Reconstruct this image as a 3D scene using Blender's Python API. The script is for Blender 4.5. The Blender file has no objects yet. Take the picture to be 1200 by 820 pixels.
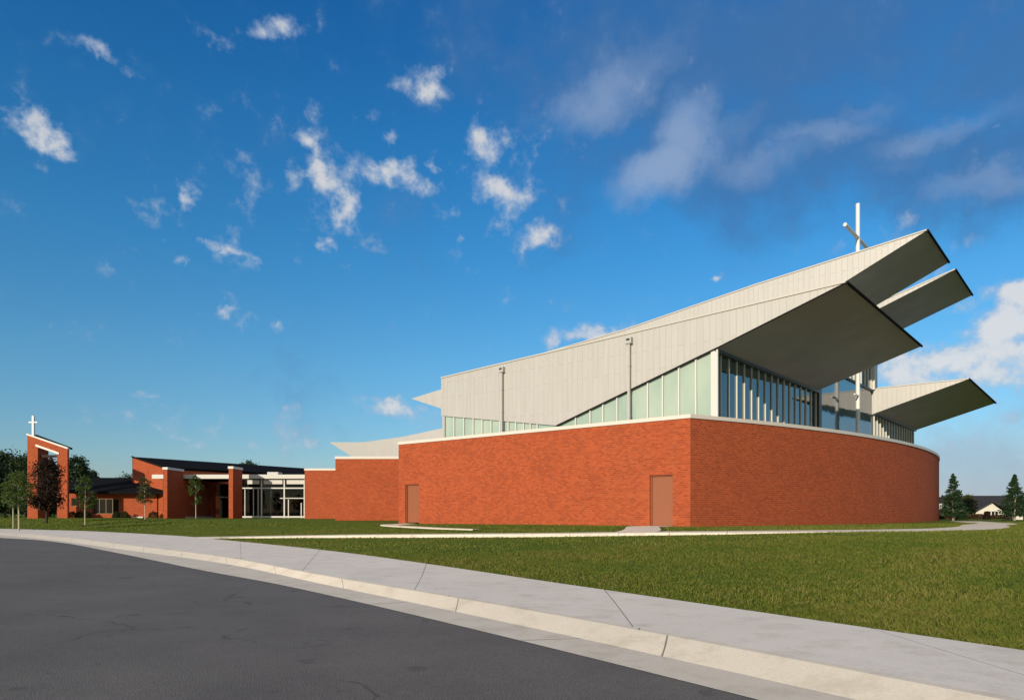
import bpy, bmesh, math, random
import numpy as np
from mathutils import Vector, Matrix
C = bpy.context.scene
COL = C.collection
R = math.radians
rnd = random.Random(7)
rng = np.random.default_rng(5)

# ------------------------------------------------------------------ camera
EYE = 0.65            # eye above the church's ground
F = 800.0             # focal length in photo pixels (1200 wide)
cam = bpy.data.cameras.new('camera'); camo = bpy.data.objects.new('camera', cam); COL.objects.link(camo)
camo.location = (0, 0, EYE); camo.rotation_euler = (R(90), 0, 0)
cam.sensor_width = 36; cam.lens = 24; cam.shift_y = 190/1200
cam.clip_start = 0.1; cam.clip_end = 6000
C.camera = camo

# ------------------------------------------------------------------ light
SUN_EL = R(17)
sh = Vector((-0.555, -0.832, 0)).normalized()
to_sun = Vector((sh.x*math.cos(SUN_EL), sh.y*math.cos(SUN_EL), math.sin(SUN_EL)))
sl = bpy.data.lights.new('sun', 'SUN'); sl.energy = 4.3; sl.angle = R(0.5); sl.color = (1.0, 0.87, 0.69)
so = bpy.data.objects.new('sun', sl); COL.objects.link(so)
so.rotation_euler = to_sun.to_track_quat('Z', 'Y').to_euler()
so.location = (-40, -50, 40)

C.view_settings.view_transform = 'Standard'; C.view_settings.look = 'None'
C.view_settings.gamma = 1; C.view_settings.use_curve_mapping = False
C.view_settings.exposure = 0.0

def sdir(px, py):
    return Vector(((px-600)/F, 1, (600-py)/F)).normalized()

W = bpy.data.worlds.new('World'); C.world = W; W.use_nodes = True
nt = W.node_tree; nt.nodes.clear()
def N(t, **k):
    n = nt.nodes.new(t)
    for a, b in k.items(): setattr(n, a, b)
    return n
def L(a, b): nt.links.new(a, b)
def M2(op, a, b=None, clamp=False):
    n = N('ShaderNodeMath', operation=op, use_clamp=clamp)
    for i, v in enumerate((a, b)):
        if v is None: continue
        if isinstance(v, (int, float)): n.inputs[i].default_value = v
        else: L(v, n.inputs[i])
    return n.outputs[0]
def sstep(v, a, b, lo=0., hi=1.):
    n = N('ShaderNodeMapRange', interpolation_type='SMOOTHSTEP')
    L(v, n.inputs[0])
    for i, q in enumerate((a, b, lo, hi)): n.inputs[1+i].default_value = q
    return n.outputs[0]
sky = N('ShaderNodeTexSky', sky_type='NISHITA')
sky.sun_disc = False; sky.sun_elevation = SUN_EL
sky.sun_rotation = math.atan2(sh.x, sh.y)
sky.air_density = 1.0; sky.dust_density = 0.3; sky.ozone_density = 3.0; sky.altitude = 200
tc = N('ShaderNodeTexCoord')
dirv = tc.outputs['Generated']
sep = N('ShaderNodeSeparateXYZ'); L(dirv, sep.inputs[0])
# tint of the clear air by elevation (a polarised, deep blue)
rmp = N('ShaderNodeValToRGB'); L(sep.outputs['Z'], rmp.inputs[0])
e = rmp.color_ramp.elements
e[0].position = 0.0; e[0].color = (0.66, 0.60, 0.74, 1)
e[1].position = 0.62; e[1].color = (0.12, 0.70, 1.15, 1)
for p_, c_ in ((0.08, (0.60, 0.76, 0.84, 1)), (0.20, (0.48, 0.88, 1.0, 1)), (0.34, (0.30, 0.89, 1.13, 1)), (0.48, (0.20, 0.83, 1.17, 1))):
    q = e.new(p_); q.color = c_
mulc = N('ShaderNodeMix', data_type='RGBA', blend_type='MULTIPLY'); mulc.inputs[0].default_value = 1
L(sky.outputs[0], mulc.inputs[6]); L(rmp.outputs[0], mulc.inputs[7])
# ragged coordinates for the clouds
nz = N('ShaderNodeTexNoise'); nz.inputs['Scale'].default_value = 9; nz.inputs['Detail'].default_value = 6; nz.inputs['Roughness'].default_value = 0.62
L(dirv, nz.inputs['Vector'])
v1 = N('ShaderNodeVectorMath', operation='SUBTRACT'); L(nz.outputs['Color'], v1.inputs[0]); v1.inputs[1].default_value = (.5, .5, .5)
v2 = N('ShaderNodeVectorMath', operation='SCALE'); L(v1.outputs[0], v2.inputs[0]); v2.inputs['Scale'].default_value = 0.10
v3 = N('ShaderNodeVectorMath', operation='ADD'); L(dirv, v3.inputs[0]); L(v2.outputs[0], v3.inputs[1])
dw = v3.outputs[0]
nf = N('ShaderNodeTexNoise'); nf.inputs['Scale'].default_value = 26; nf.inputs['Detail'].default_value = 9; nf.inputs['Roughness'].default_value = 0.6
L(dirv, nf.inputs['Vector'])
fine = M2('SUBTRACT', nf.outputs['Fac'], 0.5)
LAST = [None]
def blob(px, py, wx, wy, s=1.0, rot=0.):
    d = sdir(px, py); m = N('ShaderNodeMapping', vector_type='TEXTURE')
    m.inputs['Location'].default_value = d
    az = math.atan2(d.x, d.y)
    m.inputs['Rotation'].default_value = (math.asin(d.z)*0, R(rot), -az)
    k = 1/F*d.y
    m.inputs['Scale'].default_value = (wx*k*1.45, 0.5, wy*k*1.4)
    if LAST[0] is None: L(dw, m.inputs['Vector'])
    else:           # a vanishing dependence on the blob before makes Cycles evaluate them one after another
        q = N('ShaderNodeVectorMath', operation='MULTIPLY_ADD'); L(LAST[0], q.inputs[0]); q.inputs[1].default_value = (1e-6,)*3; L(dw, q.inputs[2]); L(q.outputs[0], m.inputs['Vector'])
    l = N('ShaderNodeVectorMath', operation='LENGTH'); L(m.outputs[0], l.inputs[0])
    return M2('MULTIPLY', sstep(l.outputs['Value'], 0.0, 1.25, 1, 0), s)
def union(args):       # each blob is merged as soon as it is made, which keeps the shader small
    o = None
    for a in args:
        b = blob(*a); o = b if o is None else M2('MAXIMUM', o, b); LAST[0] = o
    return o
PUFF = [(45,150,24,18,.9,35),(215,228,13,13,.85,0),(262,290,34,9,.7,8),(207,299,12,9,.8,0),(300,306,14,5,.6,15),(365,178,22,14,.75,20),(378,212,26,16,.9,10),
 (403,247,23,25,1.1,0),(376,287,16,9,.8,0),(462,167,17,9,.75,0),(465,213,42,22,1.05,25),(507,205,9,7,.6,0),(572,175,22,28,.8,-20),(600,228,38,28,.9,-15),
 (625,270,30,16,.85,0),(540,285,12,7,.6,0),(267,371,15,8,.75,0),(290,385,10,5,.55,0),(324,388,10,7,.6,0),(170,466,28,7,.55,0),(165,494,16,12,.5,0),
 (205,509,16,7,.65,0),(290,518,16,7,.6,0),(350,517,24,8,.55,0),(465,482,54,12,.8,6),(385,486,16,4,.5,0),(690,391,48,13,1.0,-8),(835,333,9,7,.8,0),(875,337,12,4,.6,-10),
 (1165,163,12,5,.6,-15),(1192,355,30,22,1.35,0),(1172,392,52,30,1.4,-10),(1110,425,84,28,1.25,-8),(1060,440,80,30,1.25,0),(1140,350,50,16,.5,-10),(1180,435,60,30,1.2,0),
 (1150,520,80,20,.6,-10),(1120,480,40,12,.45,0),(1040,265,42,16,.45,-20),(1300,380,70,60,1.1,0),(1350,250,60,40,.8,0),(-80,300,50,30,.9,0),(-150,420,70,20,.8,0),(390,210,100,75,.40,0),(600,225,95,80,.40,0),(260,300,75,40,.38,0),(290,380,60,25,.36,0),(260,500,170,26,.40,0),(455,487,95,18,.42,0),(1120,470,130,60,.50,0),(1060,285,60,40,.42,0),(180,250,60,60,.3,0),
 (110,60,40,14,.7,10),(300,40,60,16,.7,-8),(500,95,40,18,.7,10),(20,176,30,8,.4,0),(1500,420,120,50,1.1,0),(230,520,50,6,.4,0),(60,380,16,4,.4,0),(560,400,20,5,.3,0)]
pb = union(PUFF)
pv = M2('ADD', pb, M2('MULTIPLY', fine, 2.3))
pmask = sstep(pv, 0.30, 1.05)
# thin dark bank high on the right, with a bright edge
BANK = [(770,190,110,55,.75,0),(880,170,190,80,1.0,0),(1030,190,230,62,1.0,5),(1180,190,200,60,.9,0),(900,60,330,80,1.0,0),(1200,60,260,100,.9,0),(660,200,90,80,.6,0),(1000,-120,500,100,.9,0)]
bb = union(BANK)
nb = N('ShaderNodeTexNoise'); nb.inputs['Scale'].default_value = 6; nb.inputs['Detail'].default_value = 7; nb.inputs['Roughness'].default_value = .55
L(dw, nb.inputs['Vector'])
bv = M2('ADD', bb, M2('ADD', M2('MULTIPLY', M2('SUBTRACT', nb.outputs['Fac'], 0.5), 1.5), M2('MULTIPLY', fine, 0.8)))
bmask = M2('MULTIPLY', sstep(bv, 0.05, 1.15), 0.82)
EDGE = [(780,198,76,34,1.05,-25),(812,160,52,44,.95,-40),(900,185,90,26,.62,0),(960,160,80,22,.58,10),(1090,165,90,20,.60,-8),(1150,215,70,18,.5,0),(850,150,60,20,.5,0),(760,225,30,12,.6,0),(1010,130,60,20,.4,0),(1050,200,50,12,.4,0),(700,110,90,30,.6,-20)]
eb = union(EDGE)
emask = M2('MULTIPLY', sstep(M2('ADD', eb, M2('MULTIPLY', M2('SUBTRACT', nb.outputs['Fac'], 0.45), 1.3)), 0.25, 1.1), 0.62)
def mixc(fac, a, col):
    m = N('ShaderNodeMix', data_type='RGBA'); L(fac, m.inputs[0]); L(a, m.inputs[6])
    if isinstance(col, tuple): m.inputs[7].default_value = (*col, 1)
    else: L(col, m.inputs[7])
    return m.outputs[2]
SK = 1/0.13     # colours below are written as they leave the world shader at strength 0.13
def k3(r, g, b): return (r*SK, g*SK, b*SK)
c0 = mulc.outputs[2]
c1 = mixc(bmask, c0, k3(0.058, 0.165, 0.38))
hz_ = M2('MULTIPLY', sstep(M2('ADD', union([(1200,560,260,75,1.0,0), (1500,520,300,90,1.0,0)]), M2('MULTIPLY', fine, 0.9)), 0.0, 1.1), 0.75)
c1 = mixc(hz_, c1, k3(0.34, 0.44, 0.56))
c2 = mixc(emask, c1, k3(0.36, 0.46, 0.64))
# lit tops and greyer undersides inside the puffs
pc = N('ShaderNodeMix', data_type='RGBA'); L(sstep(M2('ADD', pb, M2('MULTIPLY', fine, 2.2)), 0.5, 1.25), pc.inputs[0])
pc.inputs[6].default_value = (*k3(0.40, 0.50, 0.64), 1); pc.inputs[7].default_value = (*k3(0.80, 0.76, 0.72), 1)
c3 = mixc(M2('MULTIPLY', pmask, 0.80), c2, pc.outputs[2])
# broken pale cloud, unseen overhead and behind the camera, added to brighten the ground
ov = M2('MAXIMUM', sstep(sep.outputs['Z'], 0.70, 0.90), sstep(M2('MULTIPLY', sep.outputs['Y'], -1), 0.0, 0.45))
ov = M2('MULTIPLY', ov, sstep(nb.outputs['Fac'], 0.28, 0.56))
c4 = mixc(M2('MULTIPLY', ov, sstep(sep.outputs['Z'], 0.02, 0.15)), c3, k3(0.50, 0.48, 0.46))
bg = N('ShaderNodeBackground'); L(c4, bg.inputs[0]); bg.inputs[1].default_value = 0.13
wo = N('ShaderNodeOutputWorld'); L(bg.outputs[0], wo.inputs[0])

# ------------------------------------------------------------------ helpers
def tag(o, label=None, cat=None, group=None, kind=None):
    if label: o['label'] = label
    if cat: o['category'] = cat
    if group: o['group'] = group
    if kind: o['kind'] = kind
    return o
def thing(name, loc, label, cat, group=None):
    o = bpy.data.objects.new(name, None); COL.objects.link(o); o.location = loc
    o.empty_display_size = 0.3
    bpy.context.view_layer.update()
    return tag(o, label, cat, group)
def link(name, me, mat, parent=None, smooth=False):
    o = bpy.data.objects.new(name, me); COL.objects.link(o)
    if mat is not None:
        for m in (mat if isinstance(mat, (list, tuple)) else [mat]): me.materials.append(m)
    if smooth:
        for p in me.polygons: p.use_smooth = True
    if parent is not None:
        o.parent = parent; base = parent
        off = Vector((0, 0, 0))
        while base is not None:
            off += base.location; base = base.parent
        o.location = -off            # mesh data is written in world coordinates
    return o

class MB:
    """collects faces with UVs in metres; build() links ONE mesh object"""
    def __init__(s): s.v = []; s.f = []; s.uv = []; s.m = []
    def face(s, pts, uvs=None, mi=0):
        pts = [Vector(p) for p in pts]
        i = len(s.v); s.v += [tuple(p) for p in pts]; s.f.append(tuple(range(i, i+len(pts))))
        if uvs is None:
            n = Vector((0, 0, 0))
            for k in range(len(pts)): n += pts[k].cross(pts[(k+1) % len(pts)])
            n = n.normalized() if n.length > 1e-9 else Vector((0, 0, 1))
            if abs(n.z) > .9: uvs = [(p.x, p.y) for p in pts]
            else:
                h = Vector((-n.y, n.x, 0)).normalized(); uvs = [(p.dot(h), p.z) for p in pts]
        s.uv += uvs; s.m.append(mi)
    def prism(s, poly, vec, mi=0, cap=True):
        """solid between polygon poly and poly+vec"""
        poly = [Vector(p) for p in poly]; vec = Vector(vec)
        n = Vector((0, 0, 0))
        for k in range(len(poly)): n += poly[k].cross(poly[(k+1) % len(poly)])
        if n.dot(vec) > 0: poly = poly[::-1]
        q = [p+vec for p in poly]
        if cap: s.face(poly, mi=mi); s.face(q[::-1], mi=mi)
        for k in range(len(poly)):
            j = (k+1) % len(poly); s.face([poly[j], poly[k], q[k], q[j]], mi=mi)
    def box(s, x0, x1, y0, y1, z0, z1, mi=0):
        s.prism([(x0,y0,z0),(x1,y0,z0),(x1,y1,z0),(x0,y1,z0)], (0,0,z1-z0), mi)
    def bar(s, a, b, w, d, side=None, mi=0):
        """square bar a->b, w along side, d across"""
        a, b = Vector(a), Vector(b); ax = (b-a).normalized()
        if side is None: side = Vector((0,0,1)) if abs(ax.z) < .9 else Vector((1,0,0))
        side = Vector(side); side = (side - ax*side.dot(ax)).normalized(); o = ax.cross(side)
        p = [a+side*w/2+o*d/2, a-side*w/2+o*d/2, a-side*w/2-o*d/2, a+side*w/2-o*d/2]
        s.prism(p, b-a, mi)
    def tube(s, pts, rad, n=8, mi=0, cap=True):
        pts = [Vector(p) for p in pts]; rings = []
        for i, p in enumerate(pts):
            t = (pts[min(i+1, len(pts)-1)] - pts[max(i-1, 0)]).normalized()
            a = Vector((1,0,0)) if abs(t.x) < .8 else Vector((0,1,0))
            a = (a - t*a.dot(t)).normalized(); b = t.cross(a)
            rings.append([p + (a*math.cos(2*math.pi*k/n)+b*math.sin(2*math.pi*k/n))*rad[i] for k in range(n)])
        for i in range(len(pts)-1):
            for k in range(n):
                j = (k+1) % n; s.face([rings[i][k], rings[i][j], rings[i+1][j], rings[i+1][k]], mi=mi)
        if cap: s.face(rings[0][::-1], mi=mi); s.face(rings[-1], mi=mi)
    def build(s, name, mat, parent=None, smooth=False, bevel=0, merge=True):
        me = bpy.data.meshes.new(name); me.from_pydata(s.v, [], s.f)
        uv = me.uv_layers.new(name='uv'); uv.data.foreach_set('uv', np.array(s.uv, dtype=np.float32).ravel())
        me.polygons.foreach_set('material_index', s.m)
        if merge:
            bm = bmesh.new(); bm.from_mesh(me); bmesh.ops.remove_doubles(bm, verts=bm.verts, dist=1e-4); bm.to_mesh(me); bm.free()
        me.update(); o = link(name, me, mat, parent, smooth)
        if bevel:
            b = o.modifiers.new('bevel', 'BEVEL'); b.width = bevel; b.segments = 2; b.limit_method = 'ANGLE'
        return o

# ------------------------------------------------------------------ materials
def mat(name, base, rough=0.7, spec=0.3, metal=0.0):
    m = bpy.data.materials.new(name); m.use_nodes = True
    b = m.node_tree.nodes['Principled BSDF']
    b.inputs['Base Color'].default_value = (*base, 1); b.inputs['Roughness'].default_value = rough
    b.inputs['Specular IOR Level'].default_value = spec; b.inputs['Metallic'].default_value = metal
    return m
class G:
    def __init__(s, m): s.t = m.node_tree; s.b = s.t.nodes['Principled BSDF']
    def n(s, t, **k):
        q = s.t.nodes.new(t)
        for a, b in k.items():
            if a.startswith('_'): q.inputs[a[1:].replace('_', ' ')].default_value = b
            else: setattr(q, a, b)
        return q
    def l(s, a, b): s.t.links.new(a, b)
    def noise(s, scale, detail=4, rough=.55, vec=None, sc=None):
        q = s.n('ShaderNodeTexNoise', _Scale=scale, _Detail=detail, _Roughness=rough)
        if vec is None: vec = s.n('ShaderNodeTexCoord').outputs['Object']
        if sc:
            mp = s.n('ShaderNodeMapping'); mp.inputs['Scale'].default_value = sc; s.l(vec, mp.inputs[0]); vec = mp.outputs[0]
        s.l(vec, q.inputs['Vector']); return q.outputs['Fac']
    def ramp(s, v, stops):
        q = s.n('ShaderNodeValToRGB'); s.l(v, q.inputs[0]); e = q.color_ramp.elements
        while len(e) < len(stops): e.new(.5)
        for el, (p, c) in zip(e, stops): el.position = p; el.color = (*c, 1)
        return q.outputs[0]
    def mix(s, f, a, b, mode='MIX'):
        q = s.n('ShaderNodeMix', data_type='RGBA', blend_type=mode)
        for i, v in ((0, f), (6, a), (7, b)):
            if isinstance(v, (int, float)): q.inputs[i].default_value = v
            elif isinstance(v, tuple): q.inputs[i].default_value = (*v, 1)
            else: s.l(v, q.inputs[i])
        return q.outputs[2]
    def math(s, op, a, b=0.):
        q = s.n('ShaderNodeMath', operation=op)
        for i, v in ((0, a), (1, b)):
            if isinstance(v, (int, float)): q.inputs[i].default_value = v
            else: s.l(v, q.inputs[i])
        return q.outputs[0]
    def col(s, v): s.l(v, s.b.inputs['Base Color'])
    def bump(s, v, dist, strength=1.0):
        q = s.n('ShaderNodeBump', _Strength=strength, _Distance=dist); s.l(v, q.inputs['Height']); s.l(q.outputs[0], s.b.inputs['Normal'])

def brick_mat(name, tint=1.0):
    m = mat(name, (.4, .1, .04), .85, .2); g = G(m)
    uv = g.n('ShaderNodeUVMap', uv_map='uv').outputs[0]
    br = g.n('ShaderNodeTexBrick', _Scale=1.0); br.offset = .5
    for k, v in (('Brick Width', .215), ('Row Height', .096), ('Mortar Size', .012), ('Mortar Smooth', .3), ('Bias', 0.)): br.inputs[k].default_value = v
    t = tint
    br.inputs['Color1'].default_value = (.48*t, .092*t, .028*t, 1); br.inputs['Color2'].default_value = (.32*t, .056*t, .020*t, 1)
    br.inputs['Mortar'].default_value = (.44*t, .14*t, .065*t, 1); g.l(uv, br.inputs['Vector'])
    big = g.noise(.5, 7, .7, uv); med = g.noise(4, 3, .6, uv, (1, 3, 1))
    c = g.mix(.55, br.outputs['Color'], g.ramp(big, [(.3, (.80, .81, .84)), (.5, (1, 1, 1)), (.72, (1.10, 1.10, 1.10))]), 'MULTIPLY')
    c = g.mix(.25, c, g.ramp(med, [(.3, (.75, .72, .72)), (.7, (1.15, 1.15, 1.15))]), 'MULTIPLY')
    g.col(c)
    h = g.math('ADD', g.math('MULTIPLY', br.outputs['Fac'], -1.0), g.math('MULTIPLY', g.noise(22, 3, .6, uv, (1, 3, 1)), 1.2))
    g.bump(h, .012, .9)
    return m
BRICK = brick_mat('brick')
def metal_mat():
    m = mat('grey_metal_panel', (.5, .48, .44), .45, .5); g = G(m)
    uv = g.n('ShaderNodeUVMap', uv_map='uv').outputs[0]
    rot = g.n('ShaderNodeMapping'); rot.inputs['Rotation'].default_value = (0, 0, R(90)); g.l(uv, rot.inputs[0])
    br = g.n('ShaderNodeTexBrick', _Scale=1.0); br.offset = .37; br.offset_frequency = 2
    for k, v in (('Brick Width', 2.6), ('Row Height', .32), ('Mortar Size', .008), ('Mortar Smooth', .5), ('Bias', 0.)): br.inputs[k].default_value = v
    br.inputs['Color1'].default_value = (.465, .455, .430, 1); br.inputs['Color2'].default_value = (.452, .44, .412, 1); br.inputs['Mortar'].default_value = (.40, .39, .36, 1)
    g.l(rot.outputs[0], br.inputs['Vector'])
    st = g.noise(1.6, 4, .6, uv, (3.0, .25, 1))
    c = g.mix(.5, br.outputs['Color'], g.ramp(st, [(.3, (.88, .89, .90)), (.7, (1.06, 1.05, 1.03))]), 'MULTIPLY')
    g.col(c); wv = g.noise(.9, 2, .5, uv, (2.0, .4, 1))
    g.bump(g.math('ADD', g.math('MULTIPLY', br.outputs['Fac'], 1.0), g.math('MULTIPLY', wv, .6)), .012, .6)
    return m
METAL = metal_mat()
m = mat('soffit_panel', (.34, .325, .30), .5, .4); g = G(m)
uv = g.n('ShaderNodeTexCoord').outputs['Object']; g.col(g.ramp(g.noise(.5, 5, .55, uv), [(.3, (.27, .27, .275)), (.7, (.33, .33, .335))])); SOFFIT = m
COPING = mat('coping_metal', (.68, .62, .55), .4, .5)
EDGE_M = mat('roof_edge_metal', (.52, .50, .45), .5, .4)
WHITE = mat('white_frame', (.60, .60, .56), .4, .5)
DARKTRIM = mat('dark_edge_trim', (.015, .015, .015), .95, .03)
FASCIA = mat('white_fascia', (.60, .59, .55), .5, .4)
CROSSM = mat('white_cross_paint', (.70, .70, .67), .3, .5)
FIN = mat('pale_fin', (.62, .60, .50), .4, .5)
DARKFRAME = mat('dark_frame', (.035, .04, .045), .4, .5)
def mint():
    m = mat('frosted_green_glass', (.36, .46, .38), .12, .6); g = G(m)
    g.col(g.ramp(g.noise(.6, 3, .5, None, (1, 1, .4)), [(.3, (.29, .40, .34)), (.7, (.43, .52, .43))])); return m
MINT = mint()
def blueglass(name, base, ior, rough=.02, wave=.004):
    m = mat(name, base, rough, .5); g = G(m); g.b.inputs['IOR'].default_value = ior
    g.bump(g.noise(.8, 2, .5), wave, .5); return m
BLUE = blueglass('reflective_blue_glass', (.015, .042, .052), 2.1)
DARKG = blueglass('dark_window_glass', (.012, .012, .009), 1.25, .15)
def clearglass():
    m = bpy.data.materials.new('clear_glass'); m.use_nodes = True; t = m.node_tree; t.nodes.clear()
    tr = t.nodes.new('ShaderNodeBsdfTransparent'); tr.inputs[0].default_value = (.42, .52, .50, 1)
    gl = t.nodes.new('ShaderNodeBsdfGlossy'); gl.inputs['Roughness'].default_value = .02
    fr = t.nodes.new('ShaderNodeFresnel'); fr.inputs[0].default_value = 1.28
    mx = t.nodes.new('ShaderNodeMixShader'); t.links.new(fr.outputs[0], mx.inputs[0]); t.links.new(tr.outputs[0], mx.inputs[1]); t.links.new(gl.outputs[0], mx.inputs[2])
    o = t.nodes.new('ShaderNodeOutputMaterial'); t.links.new(mx.outputs[0], o.inputs[0]); return m
CLEAR = clearglass()
DOORM = mat('terracotta_door_paint', (.285, .095, .042), .5, .4)
BLACKROOF = mat('black_roof', (.010, .010, .011), .95, .03); g = G(BLACKROOF)
g.bump(g.noise(3, 4, .6), .02, .4)
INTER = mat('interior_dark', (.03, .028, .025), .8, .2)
INTERC = mat('interior_column', (.55, .50, .42), .6, .3)
def conc(name, a, b, joint=None):
    m = mat(name, a, .8, .25); g = G(m)
    n1 = g.noise(.5, 6, .6); n2 = g.noise(40, 3, .6)
    c = g.ramp(n1, [(.3, a), (.7, b)]); c = g.mix(.35, c, g.ramp(n2, [(.3, (.8, .8, .8)), (.7, (1.15, 1.15, 1.15))]), 'MULTIPLY')
    if joint:
        uv = g.n('ShaderNodeUVMap', uv_map='uv').outputs[0]; sp = g.n('ShaderNodeSeparateXYZ'); g.l(uv, sp.inputs[0])
        f = g.math('FRACT', g.math('DIVIDE', sp.outputs[0], joint)); j = g.math('LESS_THAN', f, .018/joint*1.2)
        c = g.mix(j, c, tuple(x*.35 for x in a))
    st = g.noise(2.2, 6, .7); c = g.mix(.55, c, g.ramp(st, [(.32, (.72, .70, .66)), (.50, (1, 1, 1)), (.75, (1.06, 1.06, 1.06))]), 'MULTIPLY')
    g.col(c); g.bump(n2, .004, .5); return m
SIDEW = conc('sidewalk_concrete', (.72, .655, .58), (.79, .72, .64), 4.5)
KERB = conc('kerb_concrete', (.64, .575, .48), (.70, .635, .53), 3.6)
GUT = conc('gutter_concrete', (.62, .555, .46), (.70, .63, .53), 3.6)
PATHM = conc('path_concrete', (.70, .62, .52), (.78, .70, .60), 1.8)
m = mat('asphalt', (.05, .05, .052), .85, .3); g = G(m)
c = g.ramp(g.noise(120, 2, .7), [(.35, (.060, .055, .051)), (.5, (.128, .117, .108)), (.68, (.30, .28, .25))])
c = g.mix(.5, c, g.ramp(g.noise(18, 5, .75), [(.3, (.7, .7, .7)), (.7, (1.3, 1.3, 1.3))]), 'MULTIPLY')
c = g.mix(.6, c, g.ramp(g.noise(.6, 5, .6), [(.3, (.75, .75, .78)), (.7, (1.2, 1.2, 1.2))]), 'MULTIPLY'); tcw = g.n('ShaderNodeTexCoord').outputs['Object']; wn_ = g.n('ShaderNodeTexNoise', _Scale=.9, _Detail=4); g.l(tcw, wn_.inputs['Vector'])
wv = g.n('ShaderNodeVectorMath', operation='ADD'); sc_ = g.n('ShaderNodeVectorMath', operation='SCALE', _Scale=1.6); g.l(wn_.outputs['Color'], sc_.inputs[0]); g.l(tcw, wv.inputs[0]); g.l(sc_.outputs[0], wv.inputs[1])
vo = g.n('ShaderNodeTexVoronoi', feature='DISTANCE_TO_EDGE', _Scale=.17); g.l(wv.outputs[0], vo.inputs['Vector'])
crack = g.math('MULTIPLY', g.math('LESS_THAN', vo.outputs['Distance'], .0028), g.math('GREATER_THAN', g.noise(.35, 2, .5), .50))
c = g.mix(g.math('MULTIPLY', crack, .40), c, (.018, .017, .016))
c = g.mix(g.math('MULTIPLY', g.math('GREATER_THAN', g.noise(1.7, 3, .6), .66), .30), c, (.045, .042, .040))
g.col(c); g.bump(g.noise(60, 3, .7), .012, .9); ASPH = m
m = mat('lawn_soil', (.05, .07, .02), .95, .1); g = G(m)
c = g.ramp(g.noise(.25, 6, .65), [(.3, (.085, .140, .016)), (.5, (.115, .165, .018)), (.7, (.155, .170, .026))])
c = g.mix(.7, c, g.ramp(g.noise(9, 5, .7), [(.3, (.55, .58, .5)), (.7, (1.35, 1.3, 1.3))]), 'MULTIPLY'); g.col(c); g.bump(g.noise(14, 5, .75), .10, 1.0); LAWN = m

def leafmat(name, cols, trans=.25):
    m = mat(name, cols[0], .6, .25); g = G(m)
    at = g.n('ShaderNodeAttribute', attribute_name='tone')
    n = len(cols); g.col(g.ramp(at.outputs['Fac'], [(i/(n-1), c) for i, c in enumerate(cols)]))
    t = g.n('ShaderNodeBsdfTranslucent'); g.l(g.b.inputs['Base Color'].links[0].from_socket, t.inputs['Color'])
    mx = g.n('ShaderNodeMixShader'); mx.inputs[0].default_value = trans
    out = [q for q in g.t.nodes if q.type == 'OUTPUT_MATERIAL'][0]
    g.l(g.b.outputs[0], mx.inputs[1]); g.l(t.outputs[0], mx.inputs[2]); g.l(mx.outputs[0], out.inputs[0]); return m
LEAF_G = leafmat('green_leaf', [(.028, .055, .010), (.065, .110, .018), (.110, .150, .028)])
LEAF_D = leafmat('dark_leaf', [(.010, .024, .008), (.022, .045, .012), (.040, .065, .016)])
LEAF_P = leafmat('plum_leaf', [(.010, .008, .005), (.026, .014, .008), (.050, .026, .012)])
LEAF_O = leafmat('olive_leaf', [(.040, .050, .014), (.065, .075, .018), (.09, .095, .025)])
LEAF_C = leafmat('conifer_leaf', [(.012, .035, .014), (.028, .065, .024), (.055, .095, .035)])
GRASSM = leafmat('grass_blade', [(.078, .130, .015), (.130, .178, .020), (.190, .208, .030), (.27, .225, .065)], .35)
BARK = mat('bark', (.20, .16, .12), .9, .1); BARKP = mat('pale_bark', (.42, .36, .28), .9, .1); BARKD = mat('dark_bark', (.05, .04, .035), .9, .1)

# ------------------------------------------------------------------ geometry of the view
def P(px, py, Y): return Vector(((px-600)/F*Y, Y, EYE+(600-py)/F*Y))
U = Vector((.7886, -.6149, 0)); V = Vector((.6149, .7886, 0))
def PL(px, py, D):
    k = (px-600)/F; return P(px, py, D/(.6149*k+.7886))
T = Vector((.663, .749, 0)).normalized(); GN = Vector((.749, -.663, 0)).normalized()   # along / out of the long glass wall
G0 = Vector((9.65, 32.04, 0))

# ground
def curve(pts, n=14):
    P_ = [Vector(p) for p in pts]; out = []
    for i in range(len(P_)-1):
        a, b, c, d = P_[max(i-1, 0)], P_[i], P_[i+1], P_[min(i+2, len(P_)-1)]
        for k in range(n):
            t = k/n; out.append(.5*((2*b)+(-a+c)*t+(2*a-5*b+4*c-d)*t*t+(-a+3*b-3*c+d)*t**3))
    out.append(P_[-1]); return out
asph = curve([(-150,95),(-80,66),(-45,47),(-27,36),(-20.6,30.9),(-13.4,23),(-7.4,16.1),(-3.94,12.27),(.3,6.9),(4.8,.7),(9.2,-5.5),(20,-24)])
kbot = curve([(-150,98.5),(-80,69.6),(-46,50.3),(-29.8,39.7),(-21.8,32.6),(-14.3,24.9),(-7.8,18.2),(-3.5,12.75),(.95,7),(5.4,.75),(9.8,-5.5),(20.6,-24)])
ktop = curve([(-150,99.5),(-80,70.6),(-46.5,51.5),(-31.5,42.2),(-23,34.8),(-15.3,26.7),(-8.3,19.3),(-3.75,13.45),(1.1,7.55),(5.8,.9),(10.2,-5.5),(21,-24)])
sfar = curve([(-150,104.5),(-80,75.5),(-50,58.5),(-38.5,51.2),(-27.7,44.4),(-18,36.1),(-13,30.5),(-5.2,20.9),(1.25,11.1),(5.6,4.4),(12,-5.5),(23,-24)])
ZR, ZS = -.70, -.57
sf = np.array([(p.x, p.y) for p in sfar])
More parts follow.
